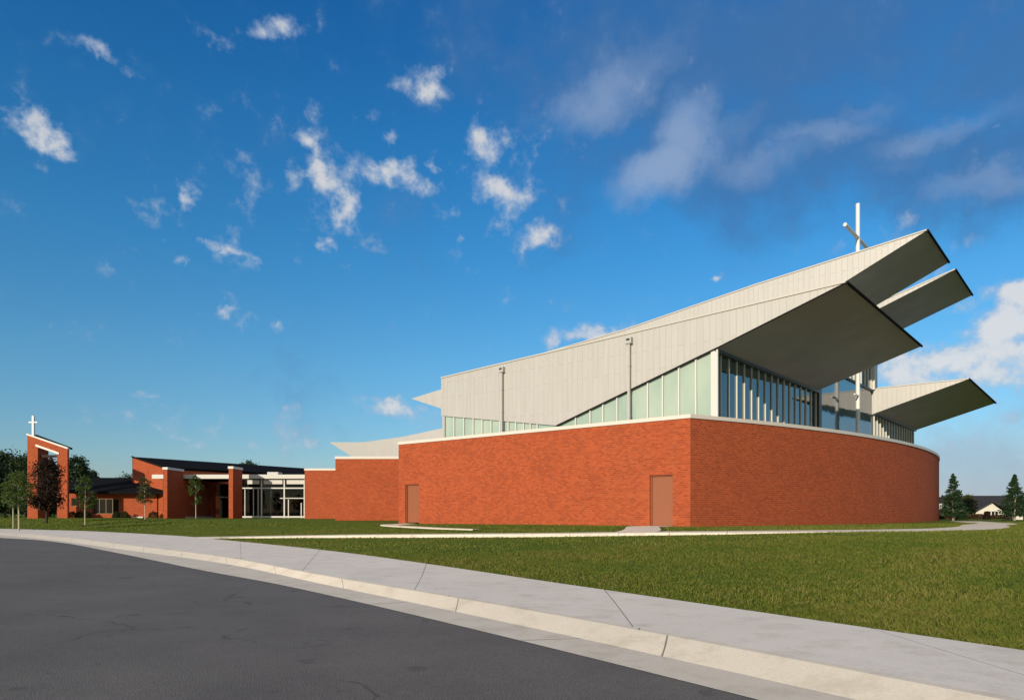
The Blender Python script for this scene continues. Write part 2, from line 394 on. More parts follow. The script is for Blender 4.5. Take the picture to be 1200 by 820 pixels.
def sdist(x, y):
    """signed distance to the far edge of the sidewalk: + on the lawn side"""
    x = np.asarray(x, float); y = np.asarray(y, float); best = np.full(x.shape, 1e9); sg = np.ones(x.shape)
    for i in range(len(sf)-1):
        a, b = sf[i], sf[i+1]; d = b-a; l2 = (d**2).sum()
        t = np.clip(((x-a[0])*d[0]+(y-a[1])*d[1])/l2, 0, 1)
        qx, qy = x-(a[0]+t*d[0]), y-(a[1]+t*d[1]); r = np.hypot(qx, qy)
        s_ = np.sign(d[0]*(y-a[1])-d[1]*(x-a[0])); s_[s_ == 0] = 1
        u = r < best; best = np.where(u, r, best); sg = np.where(u, s_, sg)
    return best*sg
def gz(x, y):
    d = sdist(x, y); t = np.clip(d/15., 0, 1); t = t*t*(3-2*t)
    z = -.59+.59*t + .02*np.sin(np.asarray(x)*.31+1)*np.sin(np.asarray(y)*.27)*np.clip(d/4, 0, 1)*np.clip((30-np.asarray(y))/8, 0, 1)
    return np.where(d < -.15, np.maximum(-.80, -.59+.6*(d+.15)), z)
def gz1(x, y): return float(gz(np.array([x]), np.array([y]))[0])
def ghit(px, py):
    """where the ray through a photo pixel meets the lawn"""
    k = (px-600)/F; s = (600-py)/F; Y = 3.
    prev = EYE+s*Y-gz1(k*Y, Y)
    while Y < 400:
        Y2 = Y*1.01; c = EYE+s*Y2-gz1(k*Y2, Y2)
        if c <= 0: f = prev/(prev-c); Y = Y+(Y2-Y)*f; return Vector((k*Y, Y, gz1(k*Y, Y)))
        Y = Y2; prev = c
    return Vector((k*Y, Y, 0))
def axis(a, b, st, far):
    v = list(np.arange(a, b+1e-6, st)); s = st; x = b
    while x < far: s *= 1.25; x += s; v.append(x)
    s = st; x = a
    while x > -far: s *= 1.25; x -= s; v.insert(0, x)
    return np.array(v)
gx = axis(-60, 45, .8, 3000); gy = axis(-10, 70, .8, 3000)
XX, YY = np.meshgrid(gx, gy); ZZ = gz(XX.ravel(), YY.ravel()).reshape(XX.shape)
vs = np.stack([XX.ravel(), YY.ravel(), ZZ.ravel()], 1); nx, ny = len(gx), len(gy)
ii = np.arange(nx*ny).reshape(ny, nx); fs = np.stack([ii[:-1,:-1], ii[:-1,1:], ii[1:,1:], ii[1:,:-1]], -1).reshape(-1, 4)
me = bpy.data.meshes.new('ground'); me.from_pydata(vs.tolist(), [], fs.tolist()); me.update()
tag(link('ground', me, LAWN, smooth=True), kind='structure')
def ribbon(name, A, B, za, zb, mat_, skirt=None):
    m = MB(); u = 0
    for i in range(len(A)-1):
        a, b, c, d = A[i], A[i+1], B[i+1], B[i]; du = (b-a).length
        w = (d-a).length
        m.face([(a.x,a.y,za),(d.x,d.y,zb),(c.x,c.y,zb),(b.x,b.y,za)], [(u,0),(u,w),(u+du,w),(u+du,0)])
        if skirt: m.face([(d.x,d.y,zb),(d.x,d.y,zb-skirt),(c.x,c.y,zb-skirt),(c.x,c.y,zb)], [(u,0),(u,.1),(u+du,.1),(u+du,0)])
        u += du
    o = m.build(name, mat_); 
    bm = bmesh.new(); bm.from_mesh(o.data); bmesh.ops.recalc_face_normals(bm, faces=bm.faces)
    if sum(f.normal.z for f in bm.faces) < 0: bmesh.ops.reverse_faces(bm, faces=bm.faces)
    bm.to_mesh(o.data); bm.free()
    return tag(o, kind='structure')
back = [Vector((p.x-60, p.y-75)) for p in asph]
ribbon('road', asph, back, ZR, ZR, ASPH)
ribbon('gutter', asph, kbot, ZR+.004, ZR+.006, GUT)
kmid = [a.lerp(b, .80) for a, b in zip(kbot, ktop)]
ribbon('kerb_face', kbot, kmid, ZR+.006, ZS-.004, KERB)
ribbon('kerb', kmid, ktop, ZS-.004, ZS, KERB)
ribbon('sidewalk', ktop, sfar, ZS, ZS, SIDEW, skirt=.12)

# concrete walks through the lawn, draped over it
def walk(name, pts, width, dz=.018, n=10):
    c = curve([(p.x, p.y) for p in pts], n); m = MB(); u = 0; Lf, Rt = [], []
    for i, p in enumerate(c):
        t = (c[min(i+1, len(c)-1)]-c[max(i-1, 0)]).normalized(); q = Vector((-t.y, t.x))
        w = width[0]+(width[1]-width[0])*i/(len(c)-1) if isinstance(width, tuple) else width
        a, b = p+q*w/2, p-q*w/2
        z = max(gz1(a.x, a.y), gz1(b.x, b.y), gz1(p.x, p.y))+dz
        Lf.append(Vector((a.x, a.y, z))); Rt.append(Vector((b.x, b.y, z)))
    for i in range(len(c)-1):
        du = (c[i+1]-c[i]).length
        m.face([Lf[i], Rt[i], Rt[i+1], Lf[i+1]], [(u,0),(u,1.5),(u+du,1.5),(u+du,0)])
        for E in (Lf, Rt):
            a, b = E[i], E[i+1]; m.face([a, b, b-Vector((0,0,.15)), a-Vector((0,0,.15))], [(u,0),(u+du,0),(u+du,.1),(u,.1)])
        u += du
    return tag(m.build(name, PATHM), kind='structure'), c
WALKS = []
o, c = walk('walk', [ghit(225,631.5), ghit(300,629.2), ghit(400,628.2), ghit(520,627.4), ghit(640,626.6), ghit(760,625), ghit(880,623.6), ghit(1000,622.2), ghit(1080,621), ghit(1130,619.6), ghit(1152,617.6), ghit(1154,615.2), ghit(1146,613.4)+Vector((1,0,0)), ghit(1140,611.5)+Vector((1.5,3,0))], 1.85); WALKS.append(c)

# ------------------------------------------------------------------ the church
Cc = Vector((7.95, 30.45, 0)); Lc = Vector((-7.07, 42.55, 0))
church = thing('church', (12, 45, 0), 'large modern church of orange brick with grey metal wing roofs tilting up to the right', 'church')
H = 5.0
def wallmesh(path, z0, z1, thick, inward=1, name='brick_wall', mat_=BRICK, closed=False):
    """wall following a plan path; outer face on the path, thickness to its left"""
    m = MB(); u = 0; n = len(path)
    off = []
    for i, p in enumerate(path):
        t = (path[min(i+1, n-1)]-path[max(i-1, 0)]).normalized(); q = Vector((-t.y, t.x, 0))*inward
        if 0 < i < n-1:
            t1 = (path[i]-path[i-1]).normalized(); q1 = Vector((-t1.y, t1.x, 0))*inward; q = q/max(.3, q.dot(q1))
        off.append(p+q*thick)
    for i in range(n-1):
        a, b = path[i], path[i+1]; c, d = off[i+1], off[i]; du = (b-a).length
        Z = Vector((0,0,1))
        m.face([a+Z*z0, b+Z*z0, b+Z*z1, a+Z*z1], [(u,z0),(u+du,z0),(u+du,z1),(u,z1)])
        m.face([d+Z*z1, c+Z*z1, c+Z*z0, d+Z*z0], [(u,z1),(u+du,z1),(u+du,z0),(u,z0)])
        m.face([a+Z*z1, b+Z*z1, c+Z*z1, d+Z*z1], [(u,0),(u+du,0),(u+du,thick),(u,thick)])
        m.face([d+Z*z0, c+Z*z0, b+Z*z0, a+Z*z0], [(u,0),(u+du,0),(u+du,thick),(u,thick)])
        u += du
    for p, q in ((path[0], off[0]), (path[-1], off[-1])):
        m.face([p+Z*z0, q+Z*z0, q+Z*z1, p+Z*z1])
    return m
# curved wall, radius about 70 m
arc = [Cc.copy()]; ang = 27.0; p = Cc.copy()
for i in range(70):
    ang += .85*.75; p = p+Vector((math.cos(R(ang)), math.sin(R(ang)), 0))*.75; arc.append(p)
E = arc[-1]
door_s = []
def on_wall(px):   # distance from the corner Cc along the straight wall for a photo column
    k = (px-600)/F; d = (Lc-Cc).normalized()
    s = (k*Cc.y-Cc.x)/(d.x-k*d.y); return s
wd = (Lc-Cc).normalized(); wn = Vector((wd.y, -wd.x, 0))   # wn check: towards the camera
if wn.dot(-Cc) < 0: wn = -wn
WL = (Lc-Cc).length
# straight wall with two door recesses
d1 = (on_wall(788.3), on_wall(761.5)); d2 = (on_wall(491), on_wall(475))
dz1, dz2 = 2.36, 2.36
m = MB(); TH = .35
def wp(s, z, out=0): return Cc+wd*s+wn*out+Vector((0,0,z))
segs = [(0, d1[0], -.3, H), (d1[0], d1[1], dz1, H), (d1[1], d2[0], -.3, H), (d2[0], d2[1], dz2, H), (d2[1], WL, -.3, H)]
for s0, s1, z0, z1 in segs:
    m.face([wp(s1,z0), wp(s0,z0), wp(s0,z1), wp(s1,z1)], [(-s1,z0),(-s0,z0),(-s0,z1),(-s1,z1)])
    m.face([wp(s0,z0,-TH), wp(s1,z0,-TH), wp(s1,z1,-TH), wp(s0,z1,-TH)], [(-s0,z0),(-s1,z0),(-s1,z1),(-s0,z1)])
    m.face([wp(s1,z1), wp(s0,z1), wp(s0,z1,-TH), wp(s1,z1,-TH)])
for d, dz in ((d1, dz1), (d2, dz2)):
    for s in d: m.face([wp(s,-.3), wp(s,dz), wp(s,dz,-TH), wp(s,-.3,-TH)])
    m.face([wp(d[0],dz), wp(d[1],dz), wp(d[1],dz,-TH), wp(d[0],dz,-TH)])
m.build('brick_wall', BRICK, church)
wallmesh(arc, -.3, H, .35, 1).build('brick_wall', BRICK, church)
Lb = Vector((-4.6, 62, 0))
bk = [E, Vector((24, 92, 0)), Vector((0, 92, 0)), Lb, Lc]
wallmesh([Vector(p) for p in bk], -.3, H, .35, 1).build('brick_wall', BRICK, church)
# copings
def coping(path, z, name='coping', w=.50, h=.17, lip=.05):
    # path outer edge pushed out by lip
    n = len(path); q2 = []
    for i, p in enumerate(path):
        t = (path[min(i+1, n-1)]-path[max(i-1, 0)]).normalized(); q2.append(p+Vector((t.y, -t.x, 0))*lip)
    return wallmesh(q2, z-h+.02, z+.02, w, 1).build(name, COPING, church)
cpA = [Lc-wd*(-.05), Cc+wn*0]
coping([Lc.copy(), Cc-wd*.045], H+.003)
coping(arc, H)
coping([Vector(p) for p in bk], H-.004)
# flat roof behind the parapet
rp = [Lc]+[Cc]+arc[1::3]+[E, Vector((24,92,0)), Vector((0,92,0)), Lb]
ctr = Vector((12, 55, 0)); m = MB()
m.face([(p+(ctr-p).normalized()*.3)+Vector((0,0,4.25)) for p in rp]); m.build('flat_roof', COPING, church)
# stepped lower walls to the left
y2 = 54.0; x2a, x2b = (393-600)/F*y2, -5.0
zt2 = EYE+(600-535)/F*y2
st2 = [Vector((x2a, 64, 0)), Vector((x2a, y2, 0)), Vector((x2b, y2, 0))]
def stepwall(path, z):
    wallmesh(path, -.3, z, .35, 1).build('brick_wall', BRICK, church)
    q = []
    for i, p in enumerate(path): 
        t = (path[min(i+1, len(path)-1)]-path[max(i-1, 0)]).normalized(); q.append(p+Vector((t.y, -t.x, 0))*.05)
    wallmesh(q, z-.17, z+.03, .5, 1).build('coping', COPING, church)
stepwall(st2, zt2)
y3 = 69.0; x3a = (357-600)/F*y3; zt3 = EYE+(600-549)/F*y3
stepwall([Vector((x3a, 84, 0)), Vector((x3a, y3, 0)), Vector((x2a+2, y3, 0))], zt3)
m = MB(); m.prism([(x2a+.3,y2+.3,zt2-.6),(x2b,y2+.3,zt2-.6),(x2b,66,zt2-.6),(x2a+.3,66,zt2-.6)], (0,0,.1)); m.prism([(x3a+.3,y3+.3,zt3-.6),(0,y3+.3,zt3-.6),(0,84,zt3-.6),(x3a+.3,84,zt3-.6)], (0,0,.1)); m.build('flat_roof', COPING, church)
# doors
for d, dz, nm in ((d1, dz1, 'single'), (d2, dz2, 'other')):
    s0, s1 = d; o0 = -.16
    do = MB(); a, b = wp(s1-.05, .02, o0), wp(s0+.05, .02, o0)
    do.prism([a, b, b+Vector((0,0,dz-.07)), a+Vector((0,0,dz-.07))], -wn*.06)
    dd = do.build('door', DOORM, church, bevel=.006)
    fr = MB()
    for s in (s0+.025, s1-.025): fr.bar(wp(s,-.05,o0+.01), wp(s,dz-.0015,o0+.01), .05, .12, wd)
    fr.bar(wp(s0+.05,dz-.026,o0+.01), wp(s1-.05,dz-.026,o0+.01), .05, .12, (0,0,1))
    fr.build('door_frame', DOORM, dd)

# ---- metal roof wings (profile on a plane facing left, carried back along the glass wall direction)
def wing(profile, length, soffit_edges, name='roof_wing'):
    """profile: points counter-clockwise as seen from the left; faces over soffit_edges get the soffit panel"""
    m = MB(); poly = [Vector(p) for p in profile]; q = [p+T*length for p in poly]
    def uvf(p): return (p.dot(U), p.z)
    m.face(poly, [uvf(p) for p in poly]); m.face(q[::-1], [uvf(p) for p in q[::-1]])
    n = len(poly)
    for k in range(n):
        j = (k+1) % n; a, b, c, d = poly[j], poly[k], q[k], q[j]
        le = (a-b).length
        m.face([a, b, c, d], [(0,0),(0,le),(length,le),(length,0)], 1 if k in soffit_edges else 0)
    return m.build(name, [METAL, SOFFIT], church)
def edgebar(a, b, w=.14, d=.14, mat_=COPING, name='roof_edge', parent=None):
    m = MB(); m.bar(a, b, w, d, (0,0,1)); return m.build(name, mat_, parent or church)
DA = 31.2
A = dict(tl=PL(517,443,DA), p1=PL(991,331,DA), p4=PL(841,407,DA), v=PL(652,498.5,DA), bl=PL(517,487,DA))
wA = wing([A['bl'], A['v'], A['p4'], A['p1'], A['tl']], 14.75, {1, 2, 0})
off = -V*.03
edgebar(A['tl']+off+Vector((0,0,.02)), A['p1']+off+Vector((0,0,.02)), .07, .05, EDGE_M, 'roof_edge', wA)
edgebar(A['p1']+U*.05, A['p1']+T*14.78+U*.05, .10, .08, DARKTRIM, 'tip_edge', wA)
edgebar(A['p4']+off-V*.0-Vector((0,0,.02)), A['p1']+off-Vector((0,0,.03)), .05, .05, DARKTRIM, 'lower_trim', wA)
edgebar(A['p4']+off-Vector((0,0,.02)), A['v']+off-Vector((0,0,.02)), .06, .05, DARKTRIM, 'lower_trim', wA)
DB = 46.0
b_in = PL(960, 349, DB)
zlo = 8.4
def atz(p, z): return Vector((p.x, p.y, z))
B = [PL(482,467,DB), PL(517,478.5,DB), PL(600,480,DB), atz(b_in-U*.8, zlo), b_in-U*.8-Vector((0,0,.3)), b_in, PL(1086,270,DB), PL(885,334,DB), PL(731,387,DB), PL(600,425,DB), PL(517,456,DB)]
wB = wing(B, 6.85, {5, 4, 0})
for a, b in ((PL(600,425,DB), PL(731,387,DB)), (PL(731,387,DB), PL(885,334,DB)), (PL(885,334,DB), PL(1086,270,DB))):
    edgebar(a+off*1.2+Vector((0,0,.02)), b+off*1.2+Vector((0,0,.02)), .07, .05, EDGE_M, 'roof_edge', wB)
edgebar(B[6]+U*.05, B[6]+T*6.85+U*.05, .12, .08, DARKTRIM, 'tip_edge', wB)
DC = 56.0
tipC = PL(1119,316,DC); cin = tipC-U*5.73+Vector((0,0,-.39*5.73)); ctop = PL(1035,352,DC)
ctop2 = ctop-U*30+Vector((0,0,-2.5))
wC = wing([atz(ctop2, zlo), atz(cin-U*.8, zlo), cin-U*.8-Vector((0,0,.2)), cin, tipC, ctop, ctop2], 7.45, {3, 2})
edgebar(tipC+U*.05, tipC+T*7.45+U*.05, .12, .08, DARKTRIM, 'tip_edge', wC)
edgebar(ctop+off+Vector((0,0,.02)), tipC+off+Vector((0,0,.02)), .07, .05, EDGE_M, 'roof_edge', wC)
DD = 59.6
Dt = PL(1135,444,DD); Din = PL(1028,483,DD); vD = Din-U*9.1+Vector((0,0,-2.9))
Dpoly = [PL(386,518,DD), PL(414,536,DD), PL(470,536,DD), vD, Din, Dt, PL(1028,455,DD), PL(800,478,DD), PL(517.8,501.7,DD), PL(471.7,511.6,DD), PL(425.6,518.0,DD)]
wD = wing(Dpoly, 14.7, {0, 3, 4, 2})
edgebar(PL(1028,455,DD)+off+Vector((0,0,.02)), Dt+off+Vector((0,0,.02)), .07, .05, EDGE_M, 'roof_edge', wD)
edgebar(Dt+U*.05, Dt+T*14.7+U*.05, .12, .08, DARKTRIM, 'tip_edge', wD)
# left (sunny) glass wall under wing A: mint panes in white frames
ZB = 4.3
gl = A['bl']+U*.06+V*.12; 
def onA(s, z): return Vector((A['bl'].x, A['bl'].y, 0))+U*s+V*.12+Vector((0,0,z))
sV = (A['v']-A['bl']).dot(U); sP = (A['p4']-A['bl']).dot(U)
def low(s):
    if s < sV: return A['bl'].z+(A['v'].z-A['bl'].z)*s/sV
    return A['v'].z+(A['p4'].z-A['v'].z)*(s-sV)/(sP-sV)
m = MB()
m.prism([onA(.05,ZB), onA(sV,ZB), onA(sV,low(sV)+.05), onA(.05,low(.05)+.05)], V*.04)
m.build('glass_wall', MINT, church)
m = MB(); m.prism([onA(sV,ZB), onA(sP-.1,ZB), onA(sP-.1,low(sP-.1)+.05), onA(sV,low(sV)+.05)], V*.04); m.build('glass_wall', MINT, church)
for px in (519.5, 531.5, 543, 554, 564.5, 575, 585, 595, 604, 613, 621, 629, 674, 691, 706, 722.5, 758.5, 776, 795, 815):
    q = PL(px, 480, DA); s = (q-A['bl']).dot(U); zt = low(s)
    if zt-ZB < .2: continue
    mm = MB(); mm.bar(onA(s,ZB)-V*.05, onA(s,zt+.02)-V*.05, .075, .09, U); mm.build('mullion', WHITE, church)
mm = MB(); mm.bar(onA(sP-.17,ZB)-V*.04, onA(sP-.17,low(sP-.17)-.02)-V*.04, .34, .14, U); mm.build('corner_post', WHITE, church)
# long glass wall under the soffits (faces right): dark reflective glass with pale fins
def onG(t, z, out=0): return G0+T*t+GN*out+Vector((0,0,z))
zA = A['p4'].z
m = MB(); m.prism([onG(.02,ZB,-.3), onG(14.9,ZB,-.3), onG(14.9,zA+.02,-.3), onG(.02,zA+.02,-.3)], -GN*.04)
glA = m.build('glass_wall', BLUE, church)
for i in range(17):
    t = .93*(i+1); m = MB(); m.bar(onG(t,ZB,-.265), onG(t,zA-.05,-.265), .05, .065, T); m.build('fin', FIN, glA)
m = MB(); m.bar(onG(0,zA-.09,-.2), onG(14.9,zA-.09,-.2), .16, .24, (0,0,1)); m.build('head_frame', DARKFRAME, glA)
m = MB(); m.bar(onG(15.15,ZB,-.28), onG(15.15,13.9,-.28), .5, .4, T); m.build('dark_post', DARKFRAME, church)
# central bay: plain reflective wall below, finned clerestory above
m = MB(); m.prism([onG(15.4,ZB,-.34), onG(28.35,ZB,-.34), onG(28.35,10.1,-.34), onG(15.4,10.1,-.34)], -GN*.04); glc = m.build('glass_wall', blueglass('reflective_bay_glass', (.03,.075,.10), 2.6, .06, .02), church)
m = MB(); m.bar(onG(15.4,10.16,-.28), onG(28.35,10.16,-.28), .12, .16, (0,0,1)); m.build('mid_rail', DARKFRAME, glc)
m = MB(); m.prism([onG(15.4,10.22,-.34), onG(28.35,10.22,-.34), onG(28.35,14.2,-.34), onG(21.85,14.2,-.34), onG(21.85,13.35,-.34), onG(15.4,13.35,-.34)], -GN*.04); glu = m.build('glass_wall', BLUE, church)
for i in range(14):
    t = 15.9+i*.93; m = MB(); m.bar(onG(t,10.22,-.29), onG(t,13.3 if t < 22 else 14.15,-.29), .08, .095, T); m.build('fin', FIN, glu)
m = MB(); m.bar(onG(28.3,10.225,-.2), onG(28.3,14.05,-.2), .16, .22, T); m.build('corner_post', WHITE, glu)
# glass under wing D
zD = Din.z
m = MB(); m.prism([onG(28.45,ZB,-.3), onG(43.1,ZB,-.3), onG(43.1,zD+.02,-.3), onG(28.45,zD+.02,-.3)], -GN*.04); gld = m.build('glass_wall', BLUE, church)
for i in range(16):
    t = 28.45+.93*(i+.3); m = MB(); m.bar(onG(t,ZB,-.255), onG(t,zD-.05,-.255), .07, .085, T); m.build('fin', FIN, gld)
m = MB(); m.bar(onG(28.45,zD-.09,-.2), onG(43.1,zD-.09,-.2), .16, .24, (0,0,1)); m.build('head_frame', DARKFRAME, gld)
# end of wing D's box and other closing walls seen only from other places
m = MB(); a = onG(43.1,ZB,-.3); m.prism([a, a-U*24, a-U*24+Vector((0,0,zD-ZB)), a+Vector((0,0,zD-ZB))], -T*.2)
a = A['bl']+U*.1; m.prism([atz(a,ZB), atz(a+T*14.6,ZB), a+T*14.6, a], U*.2)
a = onG(28.2,ZB,-1); m.prism([atz(a,ZB), atz(a-U*25,ZB), atz(a-U*25,9.3), atz(a,9.3)], -T*.2)
a = onG(21.75,13.3,-.4); m.prism([a, a+T*3.1, a+T*3.1-U*20, a-U*20], (0,0,-.3))
m.build('metal_wall', METAL, church)
# downspouts on the sunny face
for px, yt in ((589.5, 430), (738.5, 395.5)):
    q = PL(px, yt, DA)-V*.12; b_ = atz(q, 4.9 if px > 700 else 4.6)
    m = MB(); m.bar(q-Vector((0,0,.28)), b_, .13, .12, U); ds = m.build('downspout', METAL, church)
    m = MB(); m.bar(q-Vector((0,0,.02)), q-Vector((0,0,.34)), .34, .26, U); m.build('conductor_head', METAL, ds, bevel=.01)
    m = MB(); m.bar(q-Vector((0,0,.09))-V*.132, q-Vector((0,0,.2))-V*.132, .2, .01, U); m.build('overflow_slot', DARKFRAME, ds)
    # brackets
    for z in np.arange(b_.z+.6, q.z-.6, 1.3):
        m = MB(); m.bar(atz(q, z)-V*.005, atz(q, z+.05)-V*.005, .17, .16, U); m.build('bracket', METAL, ds)
# tall cross in the gap between the upper wings
mx = Vector((24.42, 48.2, 0))
cr = thing('tall_cross', atz(mx, 4.3), 'tall white tubular cross rising above the highest roof wing', 'cross')
m = MB(); m.tube([atz(mx,4.3), atz(mx,EYE+(600-239)/F*mx.y)], [.14,.14], 14); m.build('mast', CROSSM, cr, smooth=False)
zc = EYE+(600-279)/F*mx.y
m = MB(); m.tube([atz(mx,zc)-T*3.05, atz(mx,zc)+T*3.05], [.125,.125], 14); m.build('crossbar', CROSSM, cr)
m = MB(); zb = EYE+(600-464)/F*mx.y; m.bar(atz(mx,zb)+GN*.05, atz(mx,zb)-T*1.0+GN*.05, .10, .10, (0,0,1)); m.build('bracket', CROSSM, cr)

# short walks to the doors
def gp(v): return Vector((v.x, v.y))
d1c = Cc+wd*((d1[0]+d1[1])/2)+wn*.05; d2c = Cc+wd*((d2[0]+d2[1])/2)+wn*.05
o, c = walk('door_walk', [d1c, d1c+wn*1.6, ghit(752,622), ghit(735,625)], (1.3, 1.5), .024); WALKS.append(c)
o, c = walk('door_walk', [d2c, d2c+wn*1.8, ghit(505,618.5), ghit(560,620.5)], (1.2, .6), .012); WALKS.append(c)

# ------------------------------------------------------------------ entrance wing (left background)
ent = thing('entrance_wing', (-32, 78, 0), 'low brick entrance wing with glazed lobby, white fascia and brick fin pillars', 'building')
def bx(px0, px1, Y0, Y1, z0, z1, name, mat_, par, bevel=0):
    X0, X1 = (px0-600)/F*Y0, (px1-600)/F*Y0; m = MB(); m.box(X0, X1, Y0, Y1, z0, z1); return m.build(name, mat_, par, bevel=bevel)
def zz(py, Y): return EYE+(600-py)/F*Y
for (p0, p1, Y0, Y1, yt) in ((191.3,196,72,75.5,547.5),(268,273,72,74.5,546.5)):
    pz = zz(yt, Y0); pl_ = bx(p0, p1, Y0, Y1, -.3, pz-.22, 'brick_pillar', BRICK, ent)
    X0, X1 = (p0-600)/F*Y0, (p1-600)/F*Y0
    m = MB(); m.box(X0-.06, X1+.06, Y0-.06, Y1+.06, pz-.22, pz+.03); m.build('cap', COPING, pl_)
# wall running back from the first pillar, small pillar at its end, dark doors beyond
Xp = (196-600)/F*72
m = MB(); m.box(Xp-.4, Xp-.003, 75.5, 82.2, -.3, zz(562,75.4)); m.build('brick_wall', BRICK, ent)
X0 = (246-600)/F*82.3; m = MB(); m.box(X0, X0+.42, 82.3, 82.9, -.3, zz(568,82.3)-.05); m.build('brick_pillar', BRICK, ent)
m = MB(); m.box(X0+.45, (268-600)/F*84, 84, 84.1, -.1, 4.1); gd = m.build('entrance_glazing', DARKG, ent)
m = MB(); m.box(X0+.45, (268-600)/F*84, 83.9, 83.98, zz(583,84), zz(581.5,84)); m.build('transom', WHITE, gd)
m = MB(); m.box(Xp, X0+.4, 76, 82.25, -.1, zz(605.2,76)); m.build('white_plinth', FASCIA, ent)
# canopy and lobby roof with white fascia
Xa, Xb = (178-600)/F*75.6, (357-600)/F*75.6
m = MB(); m.box(Xa, Xb+.4, 75.6, 75.85, zz(560.6,75.6), zz(555.8,75.6)); m.build('fascia', FASCIA, ent)
m = MB(); m.box(Xa, Xb+.4, 75.86, 85, zz(560,75.6), zz(557.5,75.6)); m.build('canopy_roof', BLACKROOF, ent)
# small white rooftop unit
m = MB(); m.box((313-600)/F*77, (326-600)/F*77, 77, 78.4, zz(557,77), zz(552.8,77)); m.build('rooftop_unit', FASCIA, ent, bevel=.03)
# lobby
Yg = 76.0; Xl, Xr = (281.5-600)/F*Yg, (357.5-600)/F*Yg
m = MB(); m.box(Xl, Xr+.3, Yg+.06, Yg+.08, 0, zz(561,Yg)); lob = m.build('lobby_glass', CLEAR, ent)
fr = []
for px in (281.5, 306.6, 333.2, 356.8):
    X = (px-600)/F*Yg; m = MB(); m.box(X-.07, X+.07, Yg-.05, Yg+.055, 0, zz(561,Yg)); m.build('mullion', WHITE, lob)
for ya, yb in ((572.4,571), (606.3,604.4)):
    m = MB(); m.box(Xl+.07, Xr-.05, Yg-.04, Yg+.05, max(-.1, zz(ya,Yg)), zz(yb,Yg)); m.build('transom', WHITE, lob)
for a, b in ((290,304),(309,331),(336,356)):
    m = MB(); m.box((a-600)/F*Yg, (b-600)/F*Yg, Yg-.03, Yg+.045, zz(567,Yg), zz(562.2,Yg)); m.build('spandrel_panel', FASCIA, lob)
for a in (287, 297, 302.5): 
    m = MB(); m.box((a-600)/F*Yg-.04, (a-600)/F*Yg+.04, Yg-.02, Yg+.045, 0, zz(573,Yg)); m.build('mullion', WHITE, lob)
for a, yt in ((338, 585), (353, 589)):
    m = MB(); m.box((a-600)/F*Yg-.05, (a-600)/F*Yg+.05, Yg-.02, Yg+.045, 0, zz(yt,Yg)); m.build('mullion', WHITE, lob)
m = MB(); m.box((328-600)/F*Yg, (356-600)/F*Yg, Yg-.02, Yg+.045, zz(584,Yg), zz(583,Yg)); m.build('transom', WHITE, lob)
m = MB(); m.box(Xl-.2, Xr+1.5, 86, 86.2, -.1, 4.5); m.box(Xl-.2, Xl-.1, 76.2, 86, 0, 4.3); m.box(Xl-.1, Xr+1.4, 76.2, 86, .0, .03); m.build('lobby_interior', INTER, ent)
for px, Y in ((286,78),(293,79.5),(300,81),(303,78),(318,79),(324,82)):
    X = (px-600)/F*Y; m = MB(); m.tube([(X,Y,.03),(X,Y,4.1)], [.13,.13], 10); m.build('lobby_column', INTERC, ent)
m = MB(); m.tube([((346-600)/F*79, 79, zz(592,79)), ((346-600)/F*79, 79, zz(576,79))], [.34,.34], 12); m.build('hanging_banner', BRICK, ent)

# ------------------------------------------------------------------ hall with black roof behind
hall = thing('hall', (-45, 90, 0), 'tall brick hall with sloping black roof behind the white fascia', 'building')
R0, R1 = P(155,535,84), P(358,548.5,105); E0, E1 = P(191,547,79.5), P(362,556.5,96)
m = MB(); m.face([R0, E0, E1, R1], [(0,0),(0,1),(1,1),(1,0)]); 
for a, b in ((R0,R1),(E0,E1)): m.face([a, b, b-Vector((0,0,.3)), a-Vector((0,0,.3))])
m.build('roof', BLACKROOF, hall)
m = MB()
z1 = Vector((0,0,.12)); m.face([atz(R0,-.3), atz(E0,-.3), E0-z1, R0-z1]); m.face([atz(E0,-.3), atz(E1,-.3), E1-z1*2, E0-z1*2]); m.face([atz(R1,-.3), atz(R0,-.3), R0-z1*2, R1-z1*2]); m.face([atz(E1,-.3), atz(R1,-.3), R1-z1*2, E1-z1*2])
m.build('brick_wall', BRICK, hall)
m = MB(); m.bar(R0+Vector((-.03,-.03,.02)), E0+Vector((-.03,-.03,.02)), .14, .14, (0,0,1)); m.build('roof_edge', DARKTRIM, hall)

# ------------------------------------------------------------------ low wing
lowb = thing('parish_office', (-52, 84, 0), 'low brick office wing with deep black roof and dark windows', 'building')
Yw = 80.0; XL, XR = (78-600)/F*Yw, (184-600)/F*Yw; zt = zz(574.5, Yw)
m = MB()
W1 = ((83.8-600)/F*Yw, (91-600)/F*Yw, zz(593,Yw), zz(583,Yw)); W2 = ((108-600)/F*Yw, (139.4-600)/F*Yw, zz(602,Yw), zz(584,Yw))
def wallholes(m, x0, x1, z0, z1, Y, th, holes):
    xs = sorted({x0, x1, *[h[0] for h in holes], *[h[1] for h in holes]})
    for a, b in zip(xs[:-1], xs[1:]):
        hs = [h for h in holes if h[0] <= a+1e-6 and h[1] >= b-1e-6]
        spans = [(z0, hs[0][2]), (hs[0][3], z1)] if hs else [(z0, z1)]
        for c, d in spans:
            m.face([(a,Y,c),(b,Y,c),(b,Y,d),(a,Y,d)], [(a,c),(b,c),(b,d),(a,d)])
    for h in holes:
        a, b, c, d = h
        m.face([(a,Y,c),(a,Y+th,c),(a,Y+th,d),(a,Y,d)]); m.face([(b,Y,c),(b,Y,d),(b,Y+th,d),(b,Y+th,c)])
        m.face([(a,Y,d),(a,Y+th,d),(b,Y+th,d),(b,Y,d)]); m.face([(a,Y,c),(b,Y,c),(b,Y+th,c),(a,Y+th,c)])
